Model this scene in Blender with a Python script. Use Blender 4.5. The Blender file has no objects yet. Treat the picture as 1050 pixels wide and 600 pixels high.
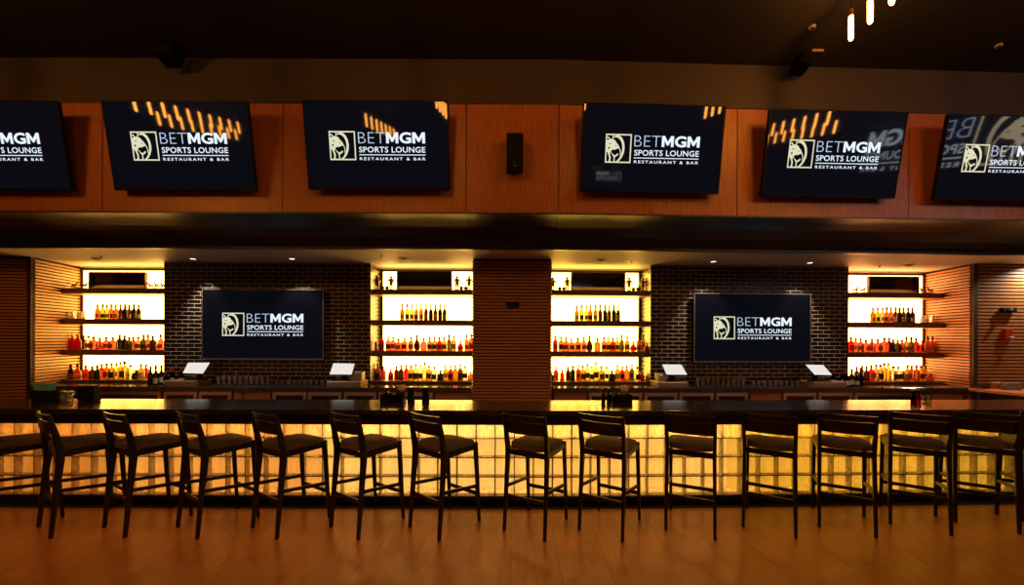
import bpy, bmesh, math, random
from mathutils import Vector, Matrix
C = bpy.context.scene
COL = C.collection
PI = math.pi
R = math.radians
random.seed(7)

# ------------------------------------------------------------------ camera
F, HZ, CH, ROLL = 418.0, 346.0, 1.79, 0.0038     # focal length in px, horizon row, eye height, roll
cam_d = bpy.data.cameras.new('camera'); cam = bpy.data.objects.new('camera', cam_d); COL.objects.link(cam)
cam.location = (0, 0, CH); cam.rotation_euler = (PI/2, -ROLL, 0)
cam_d.sensor_width = 36; cam_d.sensor_fit = 'HORIZONTAL'; cam_d.lens = 36*F/1050
cam_d.shift_y = (HZ-300)/1050
cam_d.clip_start = 0.05
C.camera = cam
# ------------------------------------------------------------------ colour, world, exposure
C.view_settings.view_transform = 'Standard'; C.view_settings.look = 'None'
C.view_settings.gamma = 1; C.view_settings.use_curve_mapping = False
C.view_settings.exposure = 0.0
C.cycles.use_denoising = True
C.cycles.max_bounces = 8; C.cycles.transparent_max_bounces = 16
C.cycles.caustics_reflective = False; C.cycles.caustics_refractive = False
C.cycles.sample_clamp_indirect = 4
w = bpy.data.worlds.new('world'); C.world = w; w.use_nodes = True
w.node_tree.nodes['Background'].inputs[0].default_value = (0.3, 0.35, 0.8, 1)
w.node_tree.nodes['Background'].inputs[1].default_value = 0.004
# light levels, all in one place
PANEL = 15.0           # backlit shelf panels
PANEL_COL = [(1, .48, .080), (1, .51, .095), (1, .53, .068), (1, .36, .095)]
STRIP = [( -5.6, (1, .36, .06), 11), (-3.3, (1, .42, .09), 16), (-1.0, (1, .55, .155), 22), (1.3, (1, .53, .12), 21.5), (3.6, (1, .51, .055), 15.5), (5.9, (1, .54, .05), 11)]
STRIP_TOP = .70        # share of the strip along the top; the rest comes from the LED sheet
SHEET = .072           # LED sheet radiance per strip unit
AISLE = 0.8            # added fill light below the bar top, no fitting seen, towards the back counter
BULB = 95.0            # filament bulbs
SPOT = 100.0            # downlights over the two lower screens
# ------------------------------------------------------------------ geometry helpers
XB, TB = 0.5, 0.036    # right half of the room turns slightly away beyond x = XB
def bend(x, y): return y + TB*max(0.0, x-XB)
def P(px, py, y0):
    """flat coordinates (x, y0, z) of the point of plane y0 seen at photo pixel px, py"""
    a = (px-525+ROLL*(py-HZ))/F; v = (py-HZ-ROLL*(px-525))/F
    x = a*y0
    if x > XB: x = a*(y0-TB*XB)/(1-a*TB)
    return Vector((x, y0, CH-v*bend(x, y0)))
class MB:
    def __init__(s): s.v = []; s.f = []; s.m = []; s.cur = 0
    def add(s, vs, fs):
        n = len(s.v); s.v += [tuple(v) for v in vs]
        for f in fs: s.f.append([i+n for i in f]); s.m.append(s.cur)
        return s
    def box(s, x0, x1, y0, y1, z0, z1):
        if x0 > x1: x0, x1 = x1, x0
        xs = [x0] + ([XB] if x0 < XB-1e-4 and x1 > XB+1e-4 else []) + [x1]
        vs = []
        for x in xs: vs += [(x, y0, z0), (x, y1, z0), (x, y1, z1), (x, y0, z1)]
        fs = [(0, 3, 2, 1)]
        for k in range(len(xs)-1):
            a = 4*k; b = a+4
            for i in range(4):
                j = (i+1) % 4
                fs.append((a+i, b+i, b+j, a+j)[::-1])
        e = 4*(len(xs)-1); fs.append((e, e+1, e+2, e+3))
        return s.add(vs, fs)
    def hexa(s, b, t):                      # bottom quad, top quad
        return s.add(list(b)+list(t), [(3, 2, 1, 0), (4, 5, 6, 7)]+[(i, (i+1) % 4, 4+(i+1) % 4, 4+i) for i in range(4)])
    def prism(s, poly, z0, z1):
        n = len(poly)
        return s.add([(x, y, z0) for x, y in poly]+[(x, y, z1) for x, y in poly],
                     [tuple(range(n))[::-1], tuple(range(n, 2*n))]+[(i, (i+1) % n, n+(i+1) % n, n+i) for i in range(n)])
    def lathe(s, prof, n=16, c=(0, 0, 0), sq=0.0):
        """profile [(r,z)...] about z; sq>0 squares the section"""
        vs = []; fs = []
        for r, z in prof:
            for k in range(n):
                a = 2*PI*(k+.5)/n; q = 1.0
                if sq: q = 1+sq*(1/max(abs(math.cos(a)), abs(math.sin(a)))-1)
                vs.append((c[0]+r*q*math.cos(a), c[1]+r*q*math.sin(a), c[2]+z))
        for i in range(len(prof)-1):
            for k in range(n):
                l = (k+1) % n
                fs.append((i*n+k, i*n+l, (i+1)*n+l, (i+1)*n+k))
        fs.append(tuple(range(n))[::-1]); m = (len(prof)-1)*n; fs.append(tuple(range(m, m+n)))
        return s.add(vs, fs)
    def tube(s, pts, rad, n=8):
        pts = [Vector(p) for p in pts]; rr = rad if isinstance(rad, (list, tuple)) else [rad]*len(pts)
        vs = []; fs = []
        for i, p in enumerate(pts):
            d = (pts[min(i+1, len(pts)-1)]-pts[max(i-1, 0)]).normalized()
            u = d.orthogonal() if i == 0 else (u-d*u.dot(d)); u.normalize(); w_ = d.cross(u)
            for k in range(n):
                a = 2*PI*k/n; vs.append(p+(u*math.cos(a)+w_*math.sin(a))*rr[i])
        for i in range(len(pts)-1):
            for k in range(n):
                l = (k+1) % n; fs.append((i*n+k, i*n+l, (i+1)*n+l, (i+1)*n+k))
        fs.append(tuple(range(n))[::-1]); m = (len(pts)-1)*n; fs.append(tuple(range(m, m+n)))
        return s.add(vs, fs)
    def bar(s, pts, sizes, side=(1, 0, 0)):
        """rectangular section swept along pts; sizes = [(w along side, d across)]"""
        pts = [Vector(p) for p in pts]; vs = []; fs = []
        for i, p in enumerate(pts):
            d = (pts[min(i+1, len(pts)-1)]-pts[max(i-1, 0)]).normalized()
            u = Vector(side); u = (u-d*u.dot(d)).normalized(); q = d.cross(u)
            a, b = sizes[min(i, len(sizes)-1)]
            vs += [p+u*sx*a/2+q*sy*b/2 for sx, sy in ((-1, -1), (1, -1), (1, 1), (-1, 1))]
        for i in range(len(pts)-1):
            for k in range(4):
                l = (k+1) % 4; fs.append((4*i+k, 4*i+l, 4*i+4+l, 4*i+4+k))
        m = 4*(len(pts)-1); fs += [(3, 2, 1, 0), (m, m+1, m+2, m+3)]
        return s.add(vs, fs)
    def poly(s, pts, y):                    # flat face in the xz plane facing -y
        return s.add([(x, y, z) for x, z in pts], [tuple(range(len(pts)))])
def mesh(name, mb, mats, org=(0, 0, 0), bent=False, bevel=0, seg=1, smooth=False):
    me = bpy.data.meshes.new(name)
    vs = [(x, bend(x, y) if bent else y, z) for x, y, z in mb.v]
    me.from_pydata([(x-org[0], y-org[1], z-org[2]) for x, y, z in vs], [], mb.f)
    for m in (mats if isinstance(mats, (list, tuple)) else [mats]): me.materials.append(m)
    me.polygons.foreach_set('material_index', mb.m)
    bm = bmesh.new(); bm.from_mesh(me)
    bmesh.ops.recalc_face_normals(bm, faces=bm.faces)
    if bevel: bmesh.ops.bevel(bm, geom=[e for e in bm.edges if len(e.link_faces) == 2 and e.calc_face_angle(0) > .5], offset=bevel, segments=seg, affect='EDGES', profile=.6)
    if smooth:
        for f in bm.faces: f.smooth = True
        for e in bm.edges:
            if len(e.link_faces) == 2 and e.calc_face_angle(0) > R(42): e.smooth = False
    bm.to_mesh(me); bm.free(); me.update()
    return me
def obj(name, mb, mats, parent=None, org=(0, 0, 0), **k):
    o = bpy.data.objects.new(name, mesh(name, mb, mats, org, **k)); COL.objects.link(o)
    if parent: o.parent = parent
    else: o.location = org
    return o
def tag(o, label=None, cat=None, group=None, kind=None):
    for k, v in (('label', label), ('category', cat), ('group', group), ('kind', kind)):
        if v: o[k] = v
    return o
def thing(name, label, cat, loc=(0, 0, 0), rz=0, group=None, rx=0):
    o = bpy.data.objects.new(name, None); COL.objects.link(o); o.empty_display_size = .05
    o.location = loc; o.rotation_euler = (rx, 0, rz)
    return tag(o, label, cat, group)
def at(x, y, z): return (x, bend(x, y), z)      # flat to world
def rot(x): return math.atan(TB) if x > XB else 0.0
def struct(name, mb, mats, **k): return tag(obj(name, mb, mats, bent=True, **k), kind='structure')
def dup(root, loc, rz, label, group=None):
    r = root.copy(); COL.objects.link(r); r.location = loc; r.rotation_euler = (root.rotation_euler[0], 0, rz); r['label'] = label
    if group: r['group'] = group
    for ch in list(root.children):
        c = ch.copy(); COL.objects.link(c); c.parent = r
        for g in list(ch.children):
            d = g.copy(); COL.objects.link(d); d.parent = c
    return r
ORD = ['first', 'second', 'third', 'fourth', 'fifth', 'sixth', 'seventh', 'eighth', 'ninth', 'tenth', 'eleventh', 'twelfth', 'thirteenth', 'fourteenth', 'fifteenth', 'sixteenth', 'seventeenth', 'eighteenth', 'nineteenth', 'twentieth', 'twenty-first', 'twenty-second', 'twenty-third']
# ------------------------------------------------------------------ materials
def nodes(name):
    m = bpy.data.materials.new(name); m.use_nodes = True; t = m.node_tree
    return m, t, t.nodes['Principled BSDF'], t.nodes['Material Output']
def mat(name, col, rough=.5, metal=0, spec=.5, emit=None, estr=0, var=0, vscale=20, bump=0, stretch=(1, 1, 1), coat=0):
    m, t, p, o = nodes(name)
    p.inputs['Base Color'].default_value = (*col, 1); p.inputs['Roughness'].default_value = rough
    p.inputs['Metallic'].default_value = metal; p.inputs['Specular IOR Level'].default_value = spec
    p.inputs['Coat Weight'].default_value = coat
    if emit: p.inputs['Emission Color'].default_value = (*emit, 1); p.inputs['Emission Strength'].default_value = estr
    if var or bump:
        tc = t.nodes.new('ShaderNodeTexCoord'); mp = t.nodes.new('ShaderNodeMapping'); nz = t.nodes.new('ShaderNodeTexNoise')
        t.links.new(tc.outputs['Object'], mp.inputs[0]); mp.inputs['Scale'].default_value = stretch
        t.links.new(mp.outputs[0], nz.inputs['Vector']); nz.inputs['Scale'].default_value = vscale; nz.inputs['Detail'].default_value = 5
        if var:
            r = t.nodes.new('ShaderNodeValToRGB'); e = r.color_ramp.elements
            e[0].position, e[1].position = .3, .7
            e[0].color = (*[c*(1-var) for c in col], 1); e[1].color = (*[min(1, c*(1+var)) for c in col], 1)
            t.links.new(nz.outputs[0], r.inputs[0]); t.links.new(r.outputs[0], p.inputs['Base Color'])
        if bump:
            b = t.nodes.new('ShaderNodeBump'); b.inputs['Strength'].default_value = bump; b.inputs['Distance'].default_value = .01
            t.links.new(nz.outputs[0], b.inputs['Height']); t.links.new(b.outputs[0], p.inputs['Normal'])
    return m
def emis(name, col, s):
    m, t, p, o = nodes(name); t.nodes.remove(p); e = t.nodes.new('ShaderNodeEmission')
    e.inputs[0].default_value = (*col, 1); e.inputs[1].default_value = s; t.links.new(e.outputs[0], o.inputs[0]); return m
def glassy(name, col, clear=.5, gloss=.12, tr=None):
    """coloured glass: light scatters through it (translucent) and shows through it (transparent), with a gloss coat"""
    m, t, p, o = nodes(name); t.nodes.remove(p); N = t.nodes.new; L = t.links.new
    a = N('ShaderNodeBsdfTranslucent'); a.inputs[0].default_value = (*col, 1)
    b = N('ShaderNodeBsdfTransparent'); b.inputs[0].default_value = (*(tr or col), 1)
    g = N('ShaderNodeBsdfGlossy'); g.inputs['Roughness'].default_value = .08
    m1 = N('ShaderNodeMixShader'); m1.inputs[0].default_value = clear; L(a.outputs[0], m1.inputs[1]); L(b.outputs[0], m1.inputs[2])
    fr = N('ShaderNodeFresnel'); fr.inputs[0].default_value = 1.45
    ml = N('ShaderNodeMath'); ml.operation = 'MULTIPLY'; ml.inputs[1].default_value = gloss*8; ml.use_clamp = True; L(fr.outputs[0], ml.inputs[0])
    m2 = N('ShaderNodeMixShader'); L(ml.outputs[0], m2.inputs[0]); L(m1.outputs[0], m2.inputs[1]); L(g.outputs[0], m2.inputs[2])
    L(m2.outputs[0], o.inputs[0]); return m
def brick_mat():
    m, t, p, o = nodes('black_glazed_brick'); N = t.nodes.new; L = t.links.new
    tc = N('ShaderNodeTexCoord'); sp = N('ShaderNodeSeparateXYZ'); ad = N('ShaderNodeMath'); cb = N('ShaderNodeCombineXYZ')
    L(tc.outputs['Object'], sp.inputs[0]); L(sp.outputs[0], ad.inputs[0]); L(sp.outputs[1], ad.inputs[1]); L(ad.outputs[0], cb.inputs[0]); L(sp.outputs[2], cb.inputs[1])
    b = N('ShaderNodeTexBrick'); L(cb.outputs[0], b.inputs['Vector'])
    b.inputs['Color1'].default_value = (.006, .004, .003, 1); b.inputs['Color2'].default_value = (.011, .0075, .005, 1)
    b.inputs['Mortar'].default_value = (.42, .31, .21, 1)
    for k, v in (('Scale', 1), ('Mortar Size', .0055), ('Mortar Smooth', .1), ('Brick Width', .2), ('Row Height', .0667)): b.inputs[k].default_value = v
    b.offset = .5
    L(b.outputs[0], p.inputs['Base Color']); p.inputs['Roughness'].default_value = .3; p.inputs['Specular IOR Level'].default_value = .35
    bp = N('ShaderNodeBump'); bp.invert = True; bp.inputs['Strength'].default_value = .6; bp.inputs['Distance'].default_value = .006
    L(b.outputs['Fac'], bp.inputs['Height']); L(bp.outputs[0], p.inputs['Normal']); return m
def floor_mat():
    m, t, p, o = nodes('plank_floor'); N = t.nodes.new; L = t.links.new
    tc = N('ShaderNodeTexCoord'); mp = N('ShaderNodeMapping'); mp.inputs['Rotation'].default_value = (0, 0, PI/2)
    L(tc.outputs['Object'], mp.inputs[0]); b = N('ShaderNodeTexBrick'); L(mp.outputs[0], b.inputs['Vector'])
    b.inputs['Color1'].default_value = (.52, .205, .052, 1); b.inputs['Color2'].default_value = (.46, .178, .043, 1); b.inputs['Mortar'].default_value = (.24, .09, .022, 1)
    for k, v in (('Scale', 1), ('Mortar Size', .0018), ('Brick Width', 1.2), ('Row Height', .19)): b.inputs[k].default_value = v
    nz = N('ShaderNodeTexNoise'); mp2 = N('ShaderNodeMapping'); mp2.inputs['Scale'].default_value = (14, 2.2, 1); L(tc.outputs['Object'], mp2.inputs[0]); L(mp2.outputs[0], nz.inputs['Vector'])
    nz.inputs['Scale'].default_value = 2; nz.inputs['Detail'].default_value = 6
    mx = N('ShaderNodeMixRGB'); mx.blend_type = 'OVERLAY'; mx.inputs[0].default_value = .35; L(b.outputs[0], mx.inputs[1]); L(nz.outputs[0], mx.inputs[2]); L(mx.outputs[0], p.inputs['Base Color'])
    n2 = N('ShaderNodeTexNoise'); L(tc.outputs['Object'], n2.inputs['Vector']); n2.inputs['Scale'].default_value = 3; n2.inputs['Detail'].default_value = 6
    mr = N('ShaderNodeMapRange'); mr.inputs['To Min'].default_value = .22; mr.inputs['To Max'].default_value = .42; L(n2.outputs[0], mr.inputs[0]); L(mr.outputs[0], p.inputs['Roughness'])
    bp = N('ShaderNodeBump'); bp.inputs['Strength'].default_value = .12; bp.inputs['Distance'].default_value = .004; L(nz.outputs[0], bp.inputs['Height']); L(bp.outputs[0], p.inputs['Normal'])
    return m
M = dict(
    brick=brick_mat(), floor=floor_mat(),
    slat=mat('slat_wood', (.37, .155, .048), .45, var=.3, vscale=6, stretch=(1.5, 1.5, 25)),
    slatback=mat('slat_gap', (.008, .004, .002), .9),
    panel=mat('wood_panel', (.31, .092, .021), .42, var=.34, vscale=5, stretch=(22, 22, .8)),
    dark=mat('dark_gap', (.008, .006, .005), .7),
    bulk=mat('bulkhead_paint', (.034, .025, .024), .7, bump=.08, vscale=80),
    soffit=mat('soffit_paint', (.012, .0135, .025), .42),
    ceil=mat('ceiling_black', (.007, .006, .009), .85),
    nceil=mat('niche_ceiling_paint', (.42, .40, .40), .6),
    wall=mat('room_wall', (.06, .05, .05), .8),
    trim=mat('dark_trim', (.028, .012, .005), .5),
    shelf=mat('shelf_wood', (.13, .058, .022), .4, var=.25, vscale=8, stretch=(1, 20, 20)),
    stone=mat('dark_stone', (.035, .027, .021), .15, spec=1.0, var=.35, vscale=60),
    stone2=mat('back_counter_stone', (.045, .035, .028), .15, var=.3, vscale=60),
    fascia=mat('fascia_wood', (.022, .012, .007), .4),
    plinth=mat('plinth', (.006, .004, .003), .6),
    mortar=mat('glass_block_joint', (.16, .085, .035), .6),
    cavity=mat('cavity_white', (.85, .8, .7), .7),
    frame=mat('stool_frame_wood', (.012, .0075, .005), .36),
    seat=mat('stool_seat_fabric', (.16, .12, .08), .65, bump=.25, vscale=220),
    tvbody=mat('tv_black_plastic', (.003, .003, .003), .5, spec=.12),
    screen=mat('tv_screen', (.002, .002, .003), .035, spec=.15, emit=(.25, .32, .6), estr=.009),
    silver=mat('silver_frame', (.32, .28, .24), .35, metal=.8),
    letter=emis('screen_white', (.80, .88, 1.0), 1.05), letterb=emis('screen_pale_blue', (.58, .70, .95), .95), gold=emis('screen_pale_gold', (.83, .82, .56), .9),
    vblack=mat('spot_box_black', (.0012, .0012, .0012), .7, spec=.08), black=mat('matte_black', (.004, .004, .004), .55, spec=.25), gloss=mat('gloss_black', (.01, .009, .008), .15),
    steel=mat('stainless_steel', (.55, .47, .40), .3, metal=1), cabwood=mat('cabinet_wood', (.30, .12, .035), .4, var=.25, vscale=6, stretch=(20, 20, 1)),
    fglass=mat('fridge_glass', (.02, .017, .014), .08), chrome=mat('chrome', (.8, .78, .75), .12, metal=1),
    clear=glassy('clear_glass', (.95, .88, .8), .84, .55, (.93, .9, .86)),
    posscr=emis('terminal_screen_white', (1, .93, .86), .85), posw=mat('terminal_base_wood', (.34, .20, .11), .4, var=.2, vscale=8), postop=mat('terminal_grey', (.25, .22, .19), .4),
    casewood=mat('display_frame_wood', (.17, .08, .032), .4), caseback=mat('display_glass', (.022, .013, .008), .06), teal=mat('teal_napkin', (.17, .55, .58), .8), straw=mat('straw_paper', (.75, .66, .55), .7), white=mat('paper_white', (.75, .68, .58), .7),
    cream=mat('white_plastic', (.4, .38, .36), .5), red=mat('alarm_red', (.35, .02, .015), .35), card=mat('cardboard', (.55, .22, .08), .7), grey=mat('grey_box', (.20, .22, .22), .6), wood2=mat('counter_edge_wood', (.55, .24, .09), .4),
    statue=mat('bronze_statuette', (.22, .11, .05), .42, metal=.3), bulb=emis('filament_glow', (1, .36, .05), BULB), brass=mat('socket_brass', (.25, .13, .05), .4, metal=.8),
    lamp=emis('downlight_lens', (1, .9, .78), 3.0),
)
# glass block: a pressed wavy face, part scattering, part see-through
def block_mat():
    m = glassy('glass_block', (.95, .78, .48), .5, .06, (1, .86, .62)); t = m.node_tree
    tc = t.nodes.new('ShaderNodeTexCoord'); nz = t.nodes.new('ShaderNodeTexNoise'); nz.inputs['Scale'].default_value = 14; nz.inputs['Distortion'].default_value = .8
    bp = t.nodes.new('ShaderNodeBump'); bp.inputs['Strength'].default_value = .5; bp.inputs['Distance'].default_value = .02
    t.links.new(tc.outputs['Object'], nz.inputs['Vector']); t.links.new(nz.outputs[0], bp.inputs['Height'])
    n2 = t.nodes.new('ShaderNodeTexNoise'); mp = t.nodes.new('ShaderNodeMapping'); mp.inputs['Scale'].default_value = (13, 13, 5); n2.inputs['Scale'].default_value = 1; n2.inputs['Distortion'].default_value = 2.5
    mr = t.nodes.new('ShaderNodeMapRange'); mr.inputs['From Min'].default_value = .35; mr.inputs['From Max'].default_value = .65; mr.inputs['To Min'].default_value = .36; mr.inputs['To Max'].default_value = .66
    t.links.new(tc.outputs['Object'], mp.inputs[0]); t.links.new(mp.outputs[0], n2.inputs['Vector']); t.links.new(n2.outputs[0], mr.inputs[0])
    ms = [n for n in t.nodes if n.type == 'MIX_SHADER' and not n.inputs[0].is_linked][0]; t.links.new(mr.outputs[0], ms.inputs[0])
    for n in t.nodes:
        if n.type in ('BSDF_TRANSLUCENT', 'BSDF_GLOSSY'): t.links.new(bp.outputs[0], n.inputs['Normal'])
    return m
M['block'] = block_mat()

# ------------------------------------------------------------------ setting
ZC, ZN = 5.2, 3.02
struct('floor', MB().box(-10, 10, -6.2, 8, -.1, 0), M['floor'])
struct('ceiling', MB().box(-10, 10, -6.2, 5.2, ZC, ZC+.1), M['ceil'])
struct('wall_rear', MB().box(-10, 10, -6.2, -6.05, 0, ZC), M['wall'])
struct('wall_left', MB().box(-10, -9.85, -6.05, 7.9, 0, ZC), M['wall'])
struct('wall_right', MB().box(9.85, 10, -6.05, 7.9, 0, ZC), M['wall'])
struct('wall_back', MB().box(-9.85, 9.85, 7.40, 7.55, 0, ZN), M['wall'])
# upper wall: painted bulkhead over a row of wood panels
zb, zt = 3.30, 4.655
struct('wall_bulkhead', MB().box(-9.85, 9.85, 5.0, 5.2, zt, ZC), M['bulk'])
struct('wall_upper_backing', MB().box(-9.85, 9.85, 5.028, 5.2, zb, zt), M['dark'])
seams = [-9.8]+[P(px, 165, 5.0).x for px in (-80, 105, 290, 478, 573, 756, 932)]+[P(1115, 165, 5.0).x, 9.8]
mb = MB()
for a, b in zip(seams, seams[1:]): mb.box(a+.006, b-.006, 5.0, 5.028, zb+.002, zt-.008)
struct('wall_upper_panels', mb, M['panel'])
# soffit: rounded nose, flat underside, drop face; three lengths with joints either side of the pillar
sx = [-9.8, -.565, .57, 9.8]
nose = [(4.995, 3.300), (5.14, 3.297), (5.28, 3.286), (5.42, 3.262), (5.53, 3.225), (5.62, 3.17), (5.68, 3.10), (5.70, 3.05), (5.70, ZN-.003), (5.76, ZN-.003), (5.76, 3.32), (4.995, 3.32)]
mb = MB()
for a, b in zip(sx, sx[1:]):
    a += .004; b -= .004
    xs = [a]+([XB] if a < XB-.01 < b-.01 else [])+[b]; n = len(nose)
    mb.add([(x, y, z) for x in xs for y, z in nose], [tuple(range(n)), tuple(range((len(xs)-1)*n, len(xs)*n))]+[(k*n+i, k*n+(i+1) % n, (k+1)*n+(i+1) % n, (k+1)*n+i) for k in range(len(xs)-1) for i in range(n)])
struct('soffit', mb, M['soffit'])
struct('ceiling_niche', MB().box(-9.85, 9.85, 5.76, 7.4, ZN, ZN+.1), M['nceil'])
XL, XR = -7.6, 8.2
# slatted timber walls
def slats(mb, a, b, z0, z1, pitch=.05, h=.031, d=.026, out=(0, -1)):
    a, b = Vector(a), Vector(b); o = Vector(out)*d; z = z0
    while z+h < z1:
        q = [a, b, b+o, a+o]
        mb.hexa([(p.x, p.y, z) for p in q], [(p.x, p.y, z+h) for p in q]); z += pitch
Y_P, Y_B, Y_L = 6.4, 6.8, 7.3
xp0, xp1 = P(485, 335, Y_P).x, P(565, 335, Y_P).x
mb = MB(); mb.cur = 0
slats(mb, (xp0, Y_P), (xp1, Y_P), 0, ZN)
slats(mb, (xp0, Y_P), (xp0, 7.4), 0, ZN, out=(-1, 0), d=.015); slats(mb, (xp1, Y_P), (xp1, 7.4), 0, ZN, out=(1, 0), d=.015)
mb.cur = 1; mb.box(xp0, xp1, Y_P, 7.4, 0, ZN-.002)
struct('wall_pillar', mb, [M['slat'], M['slatback']])
# side walls of the outer bays (A front corner, B back corner) and the walls facing the room beyond them
A1 = P(34, 330, Y_P); B1 = P(82, 330, Y_L); A4 = P(996, 330, Y_P); B4 = P(949, 330, Y_L)
n1 = Vector((B1.y-A1.y, -(B1.x-A1.x))).normalized(); n4 = -Vector((B4.y-A4.y, -(B4.x-A4.x))).normalized()
mb = MB(); slats(mb, A1.xy, B1.xy, 0, ZN, out=n1); mb.cur = 1; mb.prism([(A1.x, A1.y), (B1.x, B1.y), (B1.x-.2, B1.y), (A1.x-.2, A1.y)], 0, ZN-.002)
struct('wall_left_niche', mb, [M['slat'], M['slatback']])
mb = MB(); slats(mb, A4.xy, B4.xy, 0, ZN, out=n4); mb.cur = 1; mb.prism([(A4.x, A4.y), (A4.x+.2, A4.y), (B4.x+.2, B4.y), (B4.x, B4.y)], 0, ZN-.002)
struct('wall_right_niche', mb, [M['slat'], M['slatback']])
L2 = Vector((-9.8, 5.95))
mb = MB(); slats(mb, L2, (A1.x-.062, A1.y), 0, ZN, out=(0, -1)); mb.cur = 1; mb.prism([(L2.x, L2.y), (A1.x-.02, A1.y), (A1.x-.02, A1.y+.15), (L2.x, L2.y+.15)], 0, ZN-.002)
struct('wall_left_front', mb, [M['slat'], M['slatback']])
mb = MB(); slats(mb, (A4.x+.072, A4.y), (9.8, A4.y), 0, ZN, pitch=.056, h=.036, out=(0, -1)); mb.cur = 1; mb.box(A4.x+.02, 9.8, A4.y, A4.y+.15, 0, ZN-.002)
struct('wall_right_front', mb, [M['slat'], M['slatback']])
struct('bar_foot_shade', MB().box(XL, XR, 4.235, 4.344, 0, .001), M['plinth'])  # thin black strip added as the shade at the bar's foot
struct('trim_1', MB().box(A1.x-.06, A1.x+.001, Y_P-.035, Y_P+.02, 0, ZN-.002), M['trim'])
struct('trim_2', MB().box(A4.x-.001, A4.x+.07, Y_P-.035, Y_P+.02, 0, ZN-.002), M['trim'])
# brick walls and the backlit bays
bx = [P(168, 330, Y_B).x, P(380, 330, Y_B).x, P(667, 330, Y_B).x, P(870, 330, Y_B).x]
struct('wall_brick_left', MB().box(bx[0], bx[1], Y_B, 7.4, 0, ZN-.002), M['brick'])
struct('wall_brick_right', MB().box(bx[2], bx[3], Y_B, 7.4, 0, ZN-.002), M['brick'])
BAY = [(B1.x+.03, bx[0]), (bx[1], xp0-.016), (xp1+.016, bx[2]), (bx[3], B4.x-.03)]
BN = ['far left bay', 'left centre bay', 'right centre bay', 'far right bay']
mb = MB()
for k, (a, b) in enumerate(BAY):
    pn = thing('backlit_panel', f'glowing warm white backlit panel behind the shelves of the {BN[k]}', 'light panel', at((a+b)/2, Y_L, 1.0), rot((a+b)/2), 'backlit bar shelf panels')
    wd = (b-a)/2-.003
    obj('diffuser', MB().box(-wd, wd, .0, .03, .045, 1.955), emis(f'backlit_acrylic_{k}', PANEL_COL[k], PANEL), pn)
    fr = MB()
    fr.box(-wd, wd, -.03, .03, 1.957, 2.0)
    if k == 0: fr.box(-wd-.01, -wd+.035, -.02, .03, .05, 1.955)
    if k == 3: fr.box(wd-.035, wd+.01, -.02, .03, .05, 1.955)
    if k == 1: fr.box(-wd, -wd+.05, -.03, .0, .045, 1.955)
    if k == 2: fr.box(wd-.05, wd, -.03, .0, .045, 1.955)
    obj('panel_frame', fr, M['trim'], pn)

# ------------------------------------------------------------------ bar
YG = 4.36
bar = thing('bar_counter', 'long bar counter front of glowing amber glass blocks on a black plinth', 'bar counter', (0, 4.4, 0))
o0 = (0, 4.4, 0)
pit = .2062; zg = .085
obj('plinth', MB().box(XL, XR, YG-.015, YG+.1, 0, zg), M['plinth'], bar, o0, bent=True, bevel=.004)
nb = int((XR-XL)/pit); j = .011
gb = MB()
for i in range(nb):
    for r in range(4):
        x0 = XL+i*pit+j/2; x1 = x0+pit-j; z0 = zg+r*pit+j/2; z1 = z0+pit-j; c = .014; d = .008
        f0 = [(x0, YG+d, z0), (x1, YG+d, z0), (x1, YG+d, z1), (x0, YG+d, z1)]
        f1 = [(x0+c, YG, z0+c), (x1-c, YG, z0+c), (x1-c, YG, z1-c), (x0+c, YG, z1-c)]
        bk = [(x, YG+.085, z) for x, y, z in f0]
        gb.add(f0+f1+bk, [(4, 5, 6, 7)]+[(k, (k+1) % 4, 4+(k+1) % 4, 4+k) for k in range(4)]+[(8+k, 8+(k+1) % 4, (k+1) % 4, k) for k in range(4)])
obj('glass_blocks', gb, M['block'], bar, o0, bent=True)
jm = MB()
for r in range(5): jm.box(XL, XR, YG+.010, YG+.085, zg+r*pit-j/2, zg+r*pit+j/2)
for i in range(nb+1):
    x = XL+i*pit; jm.box(x-j/2, x+j/2, YG+.012, YG+.083, zg, zg+4*pit)
obj('joints', jm, M['mortar'], bar, o0, bent=True)
obj('back_board', MB().box(XL, XR, 4.60, 4.62, 0, .93), M['cavity'], bar, o0, bent=True)
obj('cavity_base', MB().box(XL, XR, YG+.1, 4.60, 0, zg), M['cavity'], bar, o0, bent=True)
obj('cabinet_back', MB().box(XL, XR, 4.625, 4.66, 0, 1.0), M['cabwood'], bar, o0, bent=True)
obj('fascia', MB().box(XL, XR, 4.06, YG+.1, .915, 1.02), M['fascia'], bar, o0, bent=True, bevel=.004)
top = obj('bar_worktop', MB().box(XL-.1, XR, 4.0, 4.66, 1.02, 1.07), M['stone'], org=(0, 4.3, 1.02), bent=True, bevel=.006)
tag(top, 'long polished dark stone bar top over the glass blocks', 'worktop')
led = obj('led_channel', MB().box(XL, XR, 4.47, 4.58, .895, .915), M['cavity'], bar, o0, bent=True)
for x, c, e in STRIP:
    l = bpy.data.lights.new('led_strip', 'AREA'); l.shape = 'RECTANGLE'; l.size = 2.3; l.size_y = .05; l.energy = e*STRIP_TOP; l.color = c
    lo = bpy.data.objects.new('led_strip', l); COL.objects.link(lo); lo.location = at(x, 4.53, .893); lo.rotation_euler = (0, 0, rot(x))
    sh = obj('led_sheet', MB().box(x-1.145, x+1.155, 4.585, 4.598, zg+.01, .89), emis('led_sheet_glow', c, e*SHEET), bar, o0, bent=True)
    l3 = l.copy(); l3.energy = AISLE; l3.color = (1, .72, .45); lo = bpy.data.objects.new('aisle_fill', l3); COL.objects.link(lo); lo.location = at(x, 4.70, 1.0); lo.rotation_euler = (R(70), 0, rot(x))  # unseen area lamp added to brighten fridges, labels and glasses

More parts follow.
